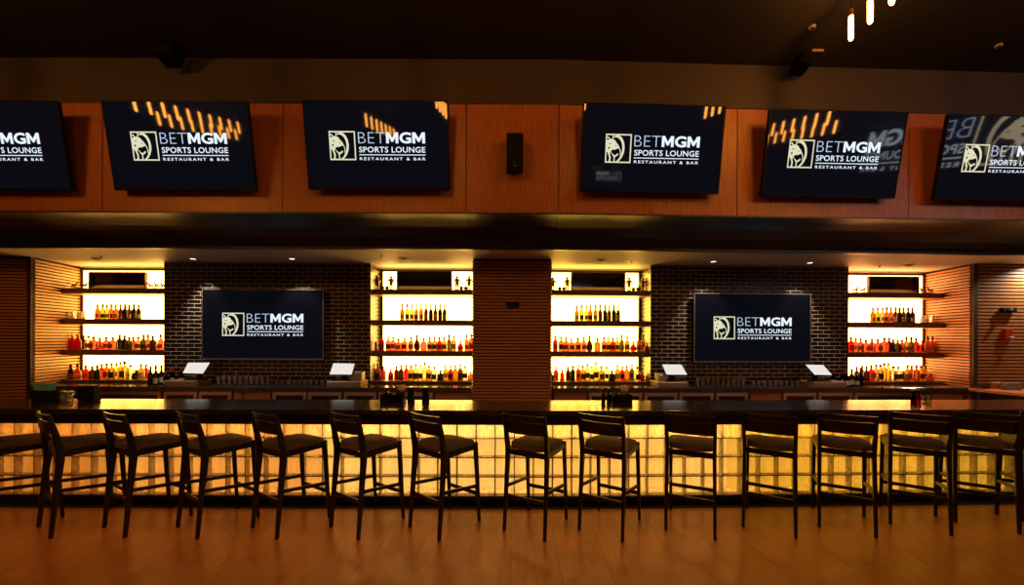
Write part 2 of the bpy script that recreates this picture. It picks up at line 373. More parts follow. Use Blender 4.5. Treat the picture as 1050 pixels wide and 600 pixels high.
# ------------------------------------------------------------------ bar stools
def stool(label):
    t = thing('bar_stool', label, 'bar stool', group='bar stools along the counter')
    W, Lb = .205, .255
    for s in (-1, 1):
        obj('leg', MB().bar([(s*W, -Lb, 0), (s*.203, -.222, .40), (s*.200, -.198, .68), (s*.200, -.200, .76), (s*.203, -.226, .90), (s*.207, -.268, 1.09)],
            [(.026, .030), (.030, .042), (.033, .056), (.033, .058), (.031, .046), (.026, .026)]), M['frame'], t, bevel=.006, seg=2, smooth=True)
    for s in (-1, 1):
        obj('leg', MB().bar([(s*.208, Lb, 0), (s*.205, .228, .40), (s*.200, .205, .775)], [(.026, .026), (.032, .034), (.035, .040)]), M['frame'], t, bevel=.006, seg=2, smooth=True)
    fr = MB()
    for s in (-1, 1): fr.bar([(s*.203, -.19, .728), (s*.203, .20, .738)], [(.022, .055)])
    fr.bar([(-.2, .203, .738), (.2, .203, .738)], [(.022, .055)], (0, 1, 0)); fr.bar([(-.2, -.195, .722), (.2, -.195, .722)], [(.022, .05)], (0, 1, 0))
    obj('seat_frame', fr, M['frame'], t, bevel=.004)
    # seat pad: rounded towards the back, nearly square at the front, dished and slightly domed
    out = []
    for k in range(40):
        a = 2*PI*k/40; cx, sy = math.cos(a), math.sin(a)
        e = .32 if sy > 0 else .62
        out.append((.213*math.copysign(abs(cx)**e, cx), .225*math.copysign(abs(sy)**e, sy)+.0))
    sm = MB(); vs = []; rings = [(.93, .752), (1.0, .762), (1.0, .785), (.965, .800), (.8, .812), (.45, .816)]
    for q, z in rings: vs += [(x*q, y*q, z-.006*max(0, y)/.22-(.008 if z > .80 else 0)*(1-abs(x)/.21)+(.012*max(0, -y)/.22 if z > .77 else 0)) for x, y in out]
    n = 40; fs = [tuple(range(n))[::-1]]+[(i*n+k, i*n+(k+1) % n, (i+1)*n+(k+1) % n, (i+1)*n+k) for i in range(len(rings)-1) for k in range(n)]+[tuple(range(5*n, 6*n))]
    sm.add(vs, fs); obj('seat', sm, M['seat'], t, smooth=True)
    def curved(zm, hh, y0, th, bow, lean):
        b = MB(); K = 8; vs = []
        for i in range(K+1):
            u = -1+2*i/K; x = u*.196; y = y0-bow*(1-u*u)
            for dy, dz in ((-th/2, -hh/2), (th/2, -hh/2), (th/2, hh/2), (-th/2, hh/2)): vs.append((x, y+dy-lean*dz, zm+dz))
        fs = [(3, 2, 1, 0), tuple(range(4*K, 4*K+4))]+[(4*i+k, 4*i+(k+1) % 4, 4*i+4+(k+1) % 4, 4*i+4+k) for i in range(K) for k in range(4)]
        return b.add(vs, fs)
    obj('top_rail', curved(1.068, .042, -.256, .022, .030, .2), M['frame'], t, bevel=.004, smooth=True)
    obj('back_slat', curved(.968, .118, -.236, .018, .030, .2), M['frame'], t, bevel=.004, smooth=True)
    obj('stretcher', MB().bar([(-.2, .237, .27), (.2, .237, .27)], [(.020, .034)], (0, 1, 0)), M['frame'], t, bevel=.003)
    obj('stretcher', MB().bar([(-.2, -.228, .318), (.2, -.228, .318)], [(.020, .034)], (0, 1, 0)), M['frame'], t, bevel=.003)
    for s in (-1, 1): obj('stretcher', MB().bar([(s*.203, -.222, .405), (s*.205, .228, .35)], [(.019, .032)]), M['frame'], t, bevel=.003)
    return t
ST = [(-4.74, 3.91, 30), (-4.107, 3.92, 31), (-3.497, 3.936, 26.5), (-2.813, 3.925, 31.9), (-2.112, 3.925, 31.5), (-1.38, 3.925, 33.7), (-.634, 3.905, 38.7), (.238, 3.903, 29),
      (.946, 3.908, 33.2), (1.738, 3.94, 26.3), (2.514, 3.968, 33.8), (3.233, 3.986, 31.1), (3.972, 4.029, 34.6), (4.653, 4.079, 34.3), (5.33, 4.11, 33)]
SL = ['black bar stool cut off by the left photo edge, at the bar end', 'black bar stool with back in view nearest the left photo edge']
SL += [f'black wooden bar stool, {ORD[i]} from the left along the glass block bar' for i in range(2, 13)]
SL += ['black bar stool with whole back in view nearest the right photo edge', 'black bar stool mostly cut off by the right photo edge']
s0 = stool(SL[0])
for i, (x, y, a) in enumerate(ST):
    if i == 0: s0.location = (x, y, 0); s0.rotation_euler = (0, 0, -R(a))
    else: dup(s0, (x, y, 0), -R(a), SL[i])

# ------------------------------------------------------------------ screens
def text_verts(body, off, x0, x1, z0, z1, y, space=1.0):
    """lettering outline filled to a box"""
    cu = bpy.data.curves.new('t', 'FONT'); cu.body = body; cu.offset = off; cu.space_character = space; cu.resolution_u = 3
    o = bpy.data.objects.new('t', cu); COL.objects.link(o); dg = bpy.context.evaluated_depsgraph_get(); dg.update()
    me = o.evaluated_get(dg).to_mesh(); v = [tuple(p.co) for p in me.vertices]; f = [tuple(p.vertices) for p in me.polygons]
    o.evaluated_get(dg).to_mesh_clear(); bpy.data.objects.remove(o); bpy.data.curves.remove(cu)
    ax, bx_ = min(p[0] for p in v), max(p[0] for p in v); az, bz = min(p[1] for p in v), max(p[1] for p in v)
    return [(x0+(p[0]-ax)/(bx_-ax)*(x1-x0), y, z0+(p[1]-az)/(bz-az)*(z1-z0)) for p in v], f
def tri(poly, y):
    from mathutils.geometry import tessellate_polygon
    return [(x, y, z) for x, z in poly], [tuple(t) for t in tessellate_polygon([[Vector((x, z, 0)) for x, z in poly]])]
LOGO = {}
def logo(tv, Wd, y, thin=M['letterb'], bold=M['letter'], gold=M['gold']):
    """logo 0.667 of the screen width, centred at the part's origin height 0"""
    key = (round(Wd, 3), round(y, 4), thin.name)
    if key not in LOGO:
        k = .667*Wd/880.0
        X = lambda u: (u-525)*k
        Z = lambda v: (243-v)*k
        a = MB()
        for body, off, x0, x1, v0, v1, sp in (('BET', -.022, 352, 598, 222, 128, 1.0),):
            a.add(*text_verts(body, off, X(x0), X(x1), Z(v0), Z(v1), y, sp))
        b = MB()
        for body, off, x0, x1, v0, v1, sp in (('G', .03, 730, 838, 223, 126, 1.0), ('SPORTS LOUNGE', .012, 355, 965, 302, 252, 1.05), ('RESTAURANT & BAR', .016, 357, 966, 369, 344, 1.35)):
            b.add(*text_verts(body, off, X(x0), X(x1), Z(v0), Z(v1), y, sp))
        for x0, x1 in ((608, 720), (848, 965)):
            b.add(*tri([(X(x0+u*(x1-x0)), Z(222-v*95)) for u, v in ((0, 0), (0, 1), (.235, 1), (.5, .47), (.765, 1), (1, 1), (1, 0), (.775, 0), (.775, .56), (.555, .13), (.445, .13), (.225, .56), (.225, 0))], y))
        b.add([(X(355), y, Z(326)), (X(965), y, Z(326)), (X(965), y, Z(319)), (X(355), y, Z(319))], [(0, 1, 2, 3)])
        g = MB(); q = 240/382.0
        U = lambda pts: [(X(85+(px-68)*q), Z(118+(py-108)*q*250/240*.98)) for px, py in pts]
        for x0, x1, v0, v1 in ((68, 450, 108, 126), (68, 450, 482, 500), (68, 86, 108, 500), (432, 450, 108, 500)):
            g.add(*tri(U([(x0, v1), (x1, v1), (x1, v0), (x0, v0)]), y))
        g.add(*tri(U([(240, 126), (275, 130), (312, 166), (340, 220), (352, 290), (345, 360), (320, 420), (288, 462), (258, 488), (222, 488), (262, 455), (295, 405), (315, 345), (319, 290), (308, 235), (285, 190), (250, 160), (215, 152), (190, 158), (180, 150), (210, 132)]), y))
        g.add(*tri(U([(80, 200), (104, 190), (128, 178), (152, 176), (175, 184), (202, 190), (226, 225), (255, 252), (272, 284), (264, 304), (240, 308), (215, 320), (182, 320), (158, 330), (150, 350), (166, 366), (195, 392), (214, 398), (232, 384), (254, 370), (264, 380), (250, 402), (226, 414), (211, 430), (214, 484), (196, 484), (196, 424), (162, 374), (142, 352), (136, 376), (152, 424), (147, 484), (118, 484), (130, 440), (118, 392), (96, 352), (80, 344)]), y))
        for st in ([(88, 150), (112, 148), (132, 182), (118, 186), (104, 164), (88, 166)], [(168, 124), (182, 124), (178, 186), (164, 182)], [(266, 290), (278, 288), (298, 345), (296, 395), (284, 400), (287, 350)]):
            g.add(*tri(U(st), y))
        g.cur = 1
        for st in ([(108, 244), (130, 232), (152, 236), (140, 246)], [(102, 286), (136, 284), (116, 322)], [(200, 262), (244, 262), (226, 272)]): g.add(*tri(U(st), y-.001))
        LOGO[key] = [mesh('logo_lettering', a, thin), mesh('logo_lettering', b, bold), mesh('lion_emblem', g, [gold, M['screen']])]
    for me, nm in zip(LOGO[key], ('thin_lettering', 'bold_lettering', 'lion_emblem')):
        o = bpy.data.objects.new(nm, me); COL.objects.link(o); o.parent = tv
def tv(label, x, y, z, W, Hh, tilt=0, yaw=0, thick=.06, frame='tvbody', group=None, world=None, mount=.12):
    t = thing('wall_screen', label, 'television', world or at(x, y, z), rot(x)+yaw, group, rx=tilt)
    b = .012
    obj('casing', MB().box(-W/2, W/2, .004, thick, -Hh/2, Hh/2), M['tvbody'], t, bevel=.008)
    scr = obj('screen', MB().box(-W/2+b, W/2-b, 0, .004, -Hh/2+b*1.4, Hh/2-b), M['screen'], t)
    fr = MB()
    for x0, x1, z0, z1 in ((-W/2, W/2, Hh/2-b, Hh/2), (-W/2, W/2, -Hh/2, -Hh/2+b*1.4), (-W/2, -W/2+b, -Hh/2+b*1.4, Hh/2-b), (W/2-b, W/2, -Hh/2+b*1.4, Hh/2-b)): fr.box(x0, x1, -.006, .008, z0, z1)
    obj('bezel', fr, M[frame], t)
    if mount: obj('wall_mount', MB().box(-.25, .25, thick, thick+mount, -.14, .14), M['black'], t, bevel=.01)
    logo(t, W, -.0025)
    return t
TVL = ['wall screen with slanted side, cut off by the left photo edge, high on wood panels', 'upper wall screen second from the left, with lamp reflections above its logo',
       'upper wall screen just left of the central black loudspeaker', 'upper wall screen just right of the central black loudspeaker',
       'upper wall screen second from the right, with lamp reflections at top left', 'upper wall screen cut off by the right photo edge']
for k, (px, py) in enumerate([(-7, 150), (184.5, 150), (387, 149.5), (669, 153), (855, 158.5), (1033, 163)]):
    p = P(px, py, 4.80); tv(TVL[k], p.x, 4.80, p.z, 1.69, .99, R(9.8), thick=.05, group='tilted screens on the upper wall', mount=.02)
for k, (px, py, lb) in enumerate([(269.5, 332.7, 'large flat wall screen on the brick between the two left bays'), (771.8, 336.3, 'large flat wall screen on the brick between the two right bays')]):
    p = P(px, py, 6.70); tv(lb, p.x, 6.70, p.z, 2.0, 1.155, thick=.05, frame='silver', group='screens on the black brick', mount=.048)
# the video wall on the right-hand side wall and screens opposite, seen mirrored in the tilted screens
vw = thing('video_wall', 'large video wall on the right side wall, mirrored in the tilted screens', 'video wall', (9.78, .6, 4.68), -PI/2)
obj('casing', MB().box(-2.7, 2.7, .005, .06, -.51, .51), M['tvbody'], vw); obj('screen', MB().box(-2.68, 2.68, 0, .005, -.5, .5), mat('video_wall_screen', (.003, .003, .004), .2, emit=(.3, .36, .75), estr=.2), vw)
BRIGHT = (emis('video_wall_pale_blue', (.6, .72, 1), 9), emis('video_wall_white', (.8, .88, 1), 10), emis('video_wall_gold', (.9, .7, .45), 9))
logo(vw, 5.2, -.004, *BRIGHT)
for x, lb in ((4.4, 'screen on the rear wall mirrored below the logo of the right central screen'), (7.3, 'screen on the rear wall mirrored at the lower corner of the right central screen')):
    t = thing('wall_screen', lb, 'television', (x, -5.9, 4.15), PI, 'screens on the rear wall')
    obj('casing', MB().box(-.84, .84, .005, .14, -.48, .48), M['tvbody'], t); obj('screen', MB().box(-.82, .82, 0, .005, -.46, .46), M['screen'], t); logo(t, 1.68, -.004, *BRIGHT)

# ------------------------------------------------------------------ shelves, bottles
SH = [(2.594, .090), (2.075, .092), (1.552, .092), (1.042, .03)]
SN = ['top shelf', 'second shelf', 'third shelf', 'lowest shelf']
YS0, YS1 = 6.88, 7.262
def wallx(A, B, y): return A.x+(B.x-A.x)*(y-A.y)/(B.y-A.y)
for k, (a, b) in enumerate(BAY):
    for i, (z, th) in enumerate(SH):
        l0, l1, r0, r1 = a, a, b, b; g = .004
        if k == 0: l0, l1 = wallx(A1, B1, YS0)+.026, wallx(A1, B1, YS1)+.026
        if k == 3: r0, r1 = wallx(A4, B4, YS0)-.026, wallx(A4, B4, YS1)-.026
        y1 = YS1 if i < 3 else 7.262
        s = obj('bar_shelf', MB().prism([(l0+g, YS0), (r0-g, YS0), (r1-g, y1), (l1+g, y1)], z-th, z), M['shelf'], org=at((a+b)/2, 7.08, z-th), bent=True, bevel=.004)
        tag(s, f'dark wood {SN[i]} in front of the glowing panel in the {BN[k]}', 'shelf', 'dark wood bar shelves')
# bottle kinds: glass colour, words
GC = {'R': ('red', (.75, .025, .02), .45), 'D': ('dark green', (.035, .030, .012), .3), 'B': ('dark brown', (.13, .035, .010), .35), 'P': ('pink', (.90, .22, .16), .55), 'O': ('orange', (.88, .26, .04), .5),
      'L': ('lime green', (.50, .72, .02), .45), 'Y': ('pale yellow', (.98, .74, .22), .6), 'A': ('amber', (.62, .24, .03), .45), 'G': ('gold', (.80, .46, .06), .5), 'C': ('clear', (.95, .85, .68), .75), 'V': ('olive', (.20, .15, .03), .4)}
GM = {k: glassy(v[0].replace(' ', '_')+'_bottle_glass', tuple(.46*c for c in v[1]), v[2], .08, tuple((.48*c)**.6 for c in v[1])) for k, v in GC.items()}
def paper(name, col, rough):
    m, t, p, o = nodes(name); N = t.nodes.new; a = N('ShaderNodeBsdfTranslucent'); a.inputs[0].default_value = (*col, 1); mx = N('ShaderNodeMixShader'); mx.inputs[0].default_value = .35
    p.inputs['Base Color'].default_value = (*col, 1); p.inputs['Roughness'].default_value = rough
    t.links.new(p.outputs[0], mx.inputs[1]); t.links.new(a.outputs[0], mx.inputs[2]); t.links.new(mx.outputs[0], o.inputs[0]); return m
LC = {'w': ('white', paper('label_white', (.72, .66, .58), .6)), 'k': ('black', paper('label_black', (.06, .04, .028), .6)), 't': ('tan', paper('label_tan', (.42, .25, .11), .6)), 'r': ('red', paper('label_red', (.40, .03, .02), .6)), 'o': ('olive', paper('label_olive', (.12, .10, .03), .6)), 'b': ('brown', paper('label_brown', (.16, .06, .02), .6)), 'p': ('pink', paper('label_pink', (.62, .22, .17), .6))}
CM = {'k': mat('cap_black', (.02, .012, .008), .4), 'r': mat('capsule_red', (.28, .01, .012), .4), 'g': mat('cap_gold', (.35, .2, .06), .35, metal=.5), 'w': mat('cap_pale', (.45, .3, .18), .5)}
PLACED = []
def bottle(px, ztop_px, zbase, col, lab, cap, shape, label, group, y=7.06, wpx=4.6):
    c = P(px, 350, y); x = c.x; r_ = wpx/2*bend(x, y)/F*1.18
    ok = lambda yy: min([math.hypot(P(px, 350, yy).x-q[0], yy-q[1])-r_-q[2] for q in PLACED if abs(q[3]-zbase) < .05] or [9])
    y = max([yy for yy in (y, y+.1, y-.1, y+.135, y-.135)], key=lambda yy: min(ok(yy), .002)-abs(yy-y)*.001)
    if ok(y) < .001: wpx *= max(.6, 1+(ok(y)-.001)/r_); r_ += ok(y)-.001
    c = P(px, 350, y); x = c.x; PLACED.append((x, y, r_, zbase)); ye = bend(x, y)
    h = CH-((ztop_px-HZ-ROLL*(px-525))/F)*ye-zbase; h = max(.12, min(.36, h)); r = wpx/2*ye/F
    n = 14; sq = 0.0
    if shape == 'wine': prof = [(r*.9, 0), (r, .006), (r, h*.50), (r*.92, h*.58), (r*.5, h*.68), (r*.36, h*.74), (r*.33, h*.97)]; ln = (.10, .36)
    elif shape == 'square': prof = [(r*.92, 0), (r, .006), (r, h*.60), (r*.8, h*.67), (r*.33, h*.71), (r*.33, h*.95)]; ln = (.12, .48); sq = .75; n = 16
    elif shape == 'round': prof = [(r*.8, 0), (r*1.05, h*.12), (r*1.1, h*.3), (r*.95, h*.5), (r*.45, h*.66), (r*.33, h*.74), (r*.33, h*.95)]; ln = (.16, .40)
    else: prof = [(r*.92, 0), (r, .006), (r, h*.56), (r*.9, h*.63), (r*.55, h*.70), (r*.34, h*.76), (r*.33, h*.95)]; ln = (.12, .46)
    b = obj('bottle', MB().lathe(prof, n, sq=sq), GM[col], smooth=True)
    b.location = (x, ye, zbase); b.rotation_euler = (0, 0, rot(x)); tag(b, label, 'bottle', group)
    rr = r*1.03 if shape != 'round' else r*1.13
    if lab:
        lm = MB(); z0, z1 = h*ln[0], h*ln[1]
        if sq: q = rr*.94; lm.box(-q*.85, q*.85, -q-.004, -q+.0, z0, z1)
        else:
            K = 8; vs = []
            for z in (z0, z1):
                for i in range(K+1):
                    a = -PI/2-1.25+2.5*i/K; vs.append((rr*math.cos(a), rr*math.sin(a), z))
                for i in range(K, -1, -1):
                    a = -PI/2-1.25+2.5*i/K; vs.append(((rr-.002)*math.cos(a), (rr-.002)*math.sin(a), z))
            m_ = 2*(K+1); lm.add(vs, [tuple(range(m_))[::-1], tuple(range(m_, 2*m_))]+[(i, (i+1) % m_, m_+(i+1) % m_, m_+i) for i in range(m_)])
        obj('label', lm, LC[lab][1], b)
    rc = r*.36+.002
    cl = .78 if shape == 'wine' else .84
    obj('cap', MB().lathe([(rc, h*cl), (rc*1.05, h*(cl+.01)), (rc, h)], 10), CM[cap], b, smooth=True)
    return b
Z0 = [56, 376, 560, 862]; K9 = 1050/116.0
wine = [('O', 'w', 'g'), ('L', 'k', 'k'), ('Y', 'w', 'w'), ('A', 'k', 'k'), ('O', 'w', 'w'), ('B', 'w', 'r'), ('D', 'k', 'k'), ('B', 'w', 'r'), ('D', 'o', 'k'), ('D', 'w', 'k')]
R2 = [([398, 445, 485, 525, 568, 612, 652, 692, 735, 778], 380), ([328, 375, 418, 460, 505, 550, 595, 637, 680, 722], 378), ([283, 328, 372, 410, 457, 500, 545, 585, 628, 668], 386), ([298, 343, 388, 425, 465, 508, 545, 582, 625, 665], 408)]
R3 = ["165R.w70s 215R.r70s 268Brk80s 315Cpk85s 362Ptk90q 420Rrk100r 480Ptk95s 540Ppk95q 605Dkk75s 650Dkk80s 692Vok95s 730Rrk95s 778Gtk95s 825Vkk70w 868Ppk70w 912Bok85s 940Rrk130r 985Ppk70w",
      "75R.w100s 140Rrk75s 200Pkg90s 245Ppk90s 297Ppk110q 353Org100q 410Ppk95s 467Bkg75r 528P.k105q 585Pkk95s 630Gog95s 675Rrk95s 718Gtk95s 765V.k70w 808Gwk85s 870Rrk130r 927Ppk70w 970Ptk70s",
      "85Rpg80s 138Pkk90s 185Ppk95s 235Ptk110q 295Org100q 350Ppk95s 403Bkg80r 475P.k105q 537Pkk95s 578Gog95s 620Rrk100s 660Gtk100s 703Vwk75w 752Gpk90s 808Rrk135r 860Ptk75w 900Cpk80s 940Rrk150r",
      "95Rpk95s 140Ptk105s 185Ppk105s 235Ppk120q 290Rrk110s 345Ptk115q 405P.k100q 450Bkk100s 487Dkk115s 530Vog120s 570Rrk120s 610Gtk90w 655Vtk95w 700Rpk105s 760Rok130s 808Ppk90w 852Ptk90w"]
R4 = ["155Dtk350w 215Rwk350r 290Rpk360s 350B.k365s 398D.k355w 438R.k345s 483Otk340s 530Gkg335s 575Ykk340s 612Y.w325s 650Ybk320q 705Cwk355q 762Dbk400q 805Gwg345s 850Rrk350s",
      "105Akk345s 155Rwk370s 225Rbk390s 278B.k365s 320B.k355s 370R.k350s 412Gog355q 455Ykk345s 500Cog355s 540Y.k330s 580Gbk360q 630Cbw370q 685D.k405q 733Gwk355s 780Rkk360s 822O.k355s 870Vok345s 915Cbk365q 965A.k420s",
      "50Dkk420s 92Rwk370s 150R.k395w 205Bkk370s 248D.k360s 300Rpk355s 343Gbk360q 383Ykk345s 425Cog365s 462Ykk330s 515Gbk365q 563Cbw370q 612Dkk405q 662Gwk355s 708Rkk365s 750O.k360s 797Vog350s 845Cbk370q 890R.k425s 938A.k440s",
      "150B.k370w 200Bbk360w 240B.k365w 285Rpk355s 330Gkk350s 370Ykk350s 405Y.k335s 443Y.w335s 490Cbk365q 535Cow370q 582Dkk410q 622Gtk355s 660Rrk360s 705A.k355s 745Gok360s 785Gbk370s 832O.k430s"]
NM = {'w': 'wine', 's': 'spirit', 'q': 'square', 'r': 'round'}; SHP = {'w': 'wine', 's': 'spirit', 'q': 'square', 'r': 'round'}
import re
for k in range(4):
    xs, top_ = R2[k]
    for i, x in enumerate(xs):
        g, l, c = wine[i]
        bottle(Z0[k]+x/K9, 270+top_/K9+random.uniform(-.4, .6), SH[1][0]+.001, g, l, c, 'wine', f'{GC[g][0]} wine bottle, {ORD[i]} from left on the second shelf of the {BN[k]}', 'wine bottles on the second shelves', wpx=4.4)
    for row, tab in ((2, R3), (3, R4)):
        ent = tab[k].split()
        for i, e in enumerate(ent):
            m_ = re.match(r'(\d+)(\w)([\w.])(\w)(\d+)(\w)', e); x, g, l, c, ty, s = m_.groups()
            wp = {'s': 5.4, 'w': 4.8, 'q': 6.2, 'r': 5.9}[s]
            lw = '' if l == '.' else f' {LC[l][0]}-label'
            bottle(Z0[k]+int(x)/K9, 335+int(ty)/K9, SH[row][0]+.001, g, None if l == '.' else l, c, SHP[s], f'{GC[g][0]}{lw} bottle, {ORD[i]} from left on {SN[row]} of the {BN[k]}', 'spirit bottles on the lower shelves', wpx=wp, y=7.07)

# ------------------------------------------------------------------ things on the top and second shelves
for k, (x0, x1, y0, y1) in enumerate([(92, 150, 279, 296.7), (407, 463.5, 278, 296.7), (585.5, 641, 279.5, 298), (890, 941.5, 283.5, 301)]):
    a = P(x0, (y0+y1)/2, 7.0); b = P(x1, (y0+y1)/2, 7.0); xc = (a.x+b.x)/2; Wd = b.x-a.x
    t = thing('display_case', f'dark rectangular framed display standing on the top shelf of the {BN[k]}', 'display', at(xc, 7.0, SH[0][0]+.0005), rot(xc), 'framed displays on the top shelves', rx=R(0))
    hh = P((x0+x1)/2, y0, 7.0).z-SH[0][0]
    fr = MB(); e = .022
    cf = M['casewood']
    for u0, u1, v0, v1 in ((-Wd/2, Wd/2, 0, e*.7), (-Wd/2, Wd/2, hh-e, hh), (-Wd/2, -Wd/2+e, e*.7, hh-e), (Wd/2-e, Wd/2, e*.7, hh-e)): fr.box(u0, u1, -.025, .03, v0, v1)
    obj('frame', fr, cf, t, bevel=.003)
    obj('back_panel', MB().box(-Wd/2+e, Wd/2-e, .022, .03, e*.7, hh-e), M['caseback'], t)
    obj('reflection_band', MB().hexa([(-Wd/2+e, -.02, e*.7), (Wd/2-e, -.02, e*.7), (Wd/2-e, .022, e*.7), (-Wd/2+e, .022, e*.7)], [(-Wd/2+e, -.02, e*.75), (Wd/2-e, -.02, e*.75), (Wd/2-e, .02, .07), (-Wd/2+e, .02, .07)]), M['steel'], t)  # pale sloped band: the counter's reflection built as a part
def figure(px, y1, k, nth):
    p = P(px, 290, 7.1); z = SH[0][0]+.0008; h = P(px, y1, 7.1).z-z
    t = thing('statuette', f'bronze standing figure, {nth} on the top shelf of the {BN[k]}', 'statuette', at(p.x, 7.1, z), rot(p.x), 'statuettes on the top shelves')
    obj('pedestal', MB().lathe([(.045, 0), (.045, .02), (.03, .03)], 12), M['statue'], t, smooth=True)
    b = MB()
    for s in (-1, 1):
        b.tube([(s*.016, 0, .03), (s*.016, 0, h*.46)], [.010, .017], 8)
        b.tube([(s*.030, 0, h*.78), (s*.052, 0, h*.64), (s*.040, -.02, h*.52)], [.014, .012, .009], 8)
    b.lathe([(.02, h*.42), (.033, h*.46), (.030, h*.6), (.042, h*.76), (.022, h*.82), (.012, h*.84)], 12)
    obj('body', b, M['statue'], t, smooth=True)
    obj('head', MB().lathe([(.006, h*.83), (.022, h*.86), (.026, h*.92), (.020, h*.98), (.006, h)], 12), M['statue'], t, smooth=True)
for k, L_ in ((1, [(387, 282.5), (401, 282.8), (468.6, 282.8), (481, 282.8)]), (2, [(567, 284.5), (581.7, 283.8), (645, 284.3), (659, 285)])):
    for i, (px, y1) in enumerate(L_): figure(px, y1, k, ['leftmost', 'just left of display', 'just right of display', 'rightmost'][i])
def ball(px, k, nth):
    p = P(px, 296, 6.95); r = .033
    pr = [(r*math.sin(a)+.0005, r-r*math.cos(a)) for a in [PI*i/10 for i in range(11)]]
    pr[0] = (.012, 0.001)
    b = obj('trophy_ball', MB().lathe(pr, 14), M['statue'], smooth=True); b.location = at(p.x, 6.95, SH[0][0]+.0005)
    tag(b, f'dark bronze ball, {nth} on the top shelf of the {BN[k]}', 'ball', 'balls on the top shelves')
for k, L_ in ((1, [392.3, 396.8, 473, 477.5]), (2, [573.8, 578.2, 649.5, 654])):
    for i, px in enumerate(L_): ball(px, k, ['first left of display', 'second left of display', 'first right of display', 'second right of display'][i])
def horse(px, k, nth, s=1.0, flip=1):
    p = P(px, 296, 7.02)
    t = thing('horse_statuette', f'bronze horse, {nth} on the top shelf of the {BN[k]}', 'statuette', at(p.x, 7.02, SH[0][0]+.0008), rot(p.x)+(0 if flip > 0 else PI), 'horse statuettes on the top shelves')
    obj('pedestal', MB().box(-.075*s, .075*s, -.035, .035, 0, .014), M['statue'], t, bevel=.003)
    b = MB()
    b.tube([(-.06*s, 0, .105*s), (-.02*s, 0, .108*s), (.03*s, 0, .106*s), (.05*s, 0, .12*s), (.075*s, 0, .17*s), (.085*s, 0, .185*s), (.115*s, 0, .165*s)], [.02*s, .03*s, .03*s, .027*s, .017*s, .017*s, .009*s], 10)
    for lx, kx in ((-.055, -.07), (-.045, -.04), (.04, .055), (.05, .04)):
        yy = .014*s if kx in (-.07, .055) else -.014*s
        b.tube([(lx*s, yy, .1*s), (kx*s, yy, .058*s), (lx*s*1.05, yy, .014)], [.014*s, .009*s, .007*s], 7)
    b.tube([(-.062*s, 0, .11*s), (-.085*s, 0, .09*s), (-.085*s, 0, .05*s)], [.008*s, .009*s, .004*s], 6)
    obj('body', b, M['statue'], t, smooth=True)
for k, L_ in ((0, [(67.5, 'leftmost', 1), (76, 'second from left', 1), (86.5, 'just left of display', 1), (154.8, 'just right of display', -1), (161.2, 'second from right', -1), (167.6, 'rightmost', -1)]), (3, [(877, 'leftmost', 1), (884.5, 'just left of display', 1), (946.5, 'just right of display', -1), (954, 'rightmost', -1)])):
    for px, nth, fl in L_: horse(px, k, nth, .60, fl)
def pitcher(px, k, nth):
    p = P(px, 325, 7.06)
    t = thing('glass_pitcher', f'clear glass pitcher, {nth} on the second shelf of the {BN[k]}', 'pitcher', at(p.x, 7.06, SH[1][0]+.0008), rot(p.x), 'glass pitchers on second shelves')
    obj('vessel', MB().lathe([(.04, 0), (.05, .01), (.058, .06), (.045, .11), (.05, .135), (.047, .135), (.041, .11), (.053, .06), (.045, .014), (.02, .012)], 16), M['clear'], t, smooth=True)
    obj('handle', MB().tube([(.045, 0, .12), (.085, 0, .115), (.09, 0, .07), (.055, 0, .04)], .006, 8), M['clear'], t, smooth=True)
for k, L_ in ((0, [(73.0, 'outer left'), (83.5, 'inner right')]), (3, [(947.8, 'inner left'), (958, 'outer right')])):
    for px, nth in L_: pitcher(px, k, nth)

# ------------------------------------------------------------------ back counters and what stands on them
ZT, YW = 1.0, 6.36
for nm, x0, x1 in (('left', A1.x+.045, xp0-.03), ('right', xp1+.03, A4.x-.045)):
    xm = (x0+x1)/2
    o = obj('back_bar_worktop', MB().prism([(x0, YW), (x1, YW), (x1, Y_B-.004), (x0, Y_B-.004)] if xm < 0 else [(x0, YW), (x1, YW), (x1, Y_B-.004), (x0, Y_B-.004)], ZT-.075, ZT), M['stone2'], org=at(xm, 6.6, ZT-.075), bent=True, bevel=.004)
    tag(o, f'dark stone back counter top along the {nm} half of the bar', 'worktop', 'back bar worktops')
for k, (a, b) in enumerate(BAY):       # stone upstand that carries the counter into the bay under the lowest shelf
    l0, l1, r0, r1 = a, a, b, b
    if k == 0: l0, l1 = wallx(A1, B1, Y_B)+.03, wallx(A1, B1, 7.26)+.03
    if k == 3: r0, r1 = wallx(A4, B4, Y_B)-.03, wallx(A4, B4, 7.26)-.03
    o = obj('bay_ledge', MB().prism([(l0+.006, Y_B), (r0-.006, Y_B), (r1-.006, 7.26), (l1+.006, 7.26)], ZT-.075, ZT+.011), M['stone2'], org=at((a+b)/2, 7.0, ZT-.075), bent=True)
    tag(o, f'dark stone ledge under the lowest shelf of the {BN[k]}', 'ledge', 'stone ledges of the bays')
UN = [(37, 98, 's'), (99.5, 165, 's'), (167, 202, 's'), (203.5, 237.5, 's'), (239, 277.5, 'w'), (279, 314, 's'), (315.5, 350.5, 's'), (352, 386, 's'), (387.5, 444, 's'), (445.5, 484, 'w'),
      (568, 602, 'w'), (603.5, 659, 's'), (660.5, 695, 's'), (696.5, 732.5, 's'), (734, 767.5, 's'), (769, 802, 'w'), (803.5, 837.5, 's'), (839, 875, 's'), (876.5, 953, 's'), (954.5, 988, 'w')]
fs_i = cw_i = 0
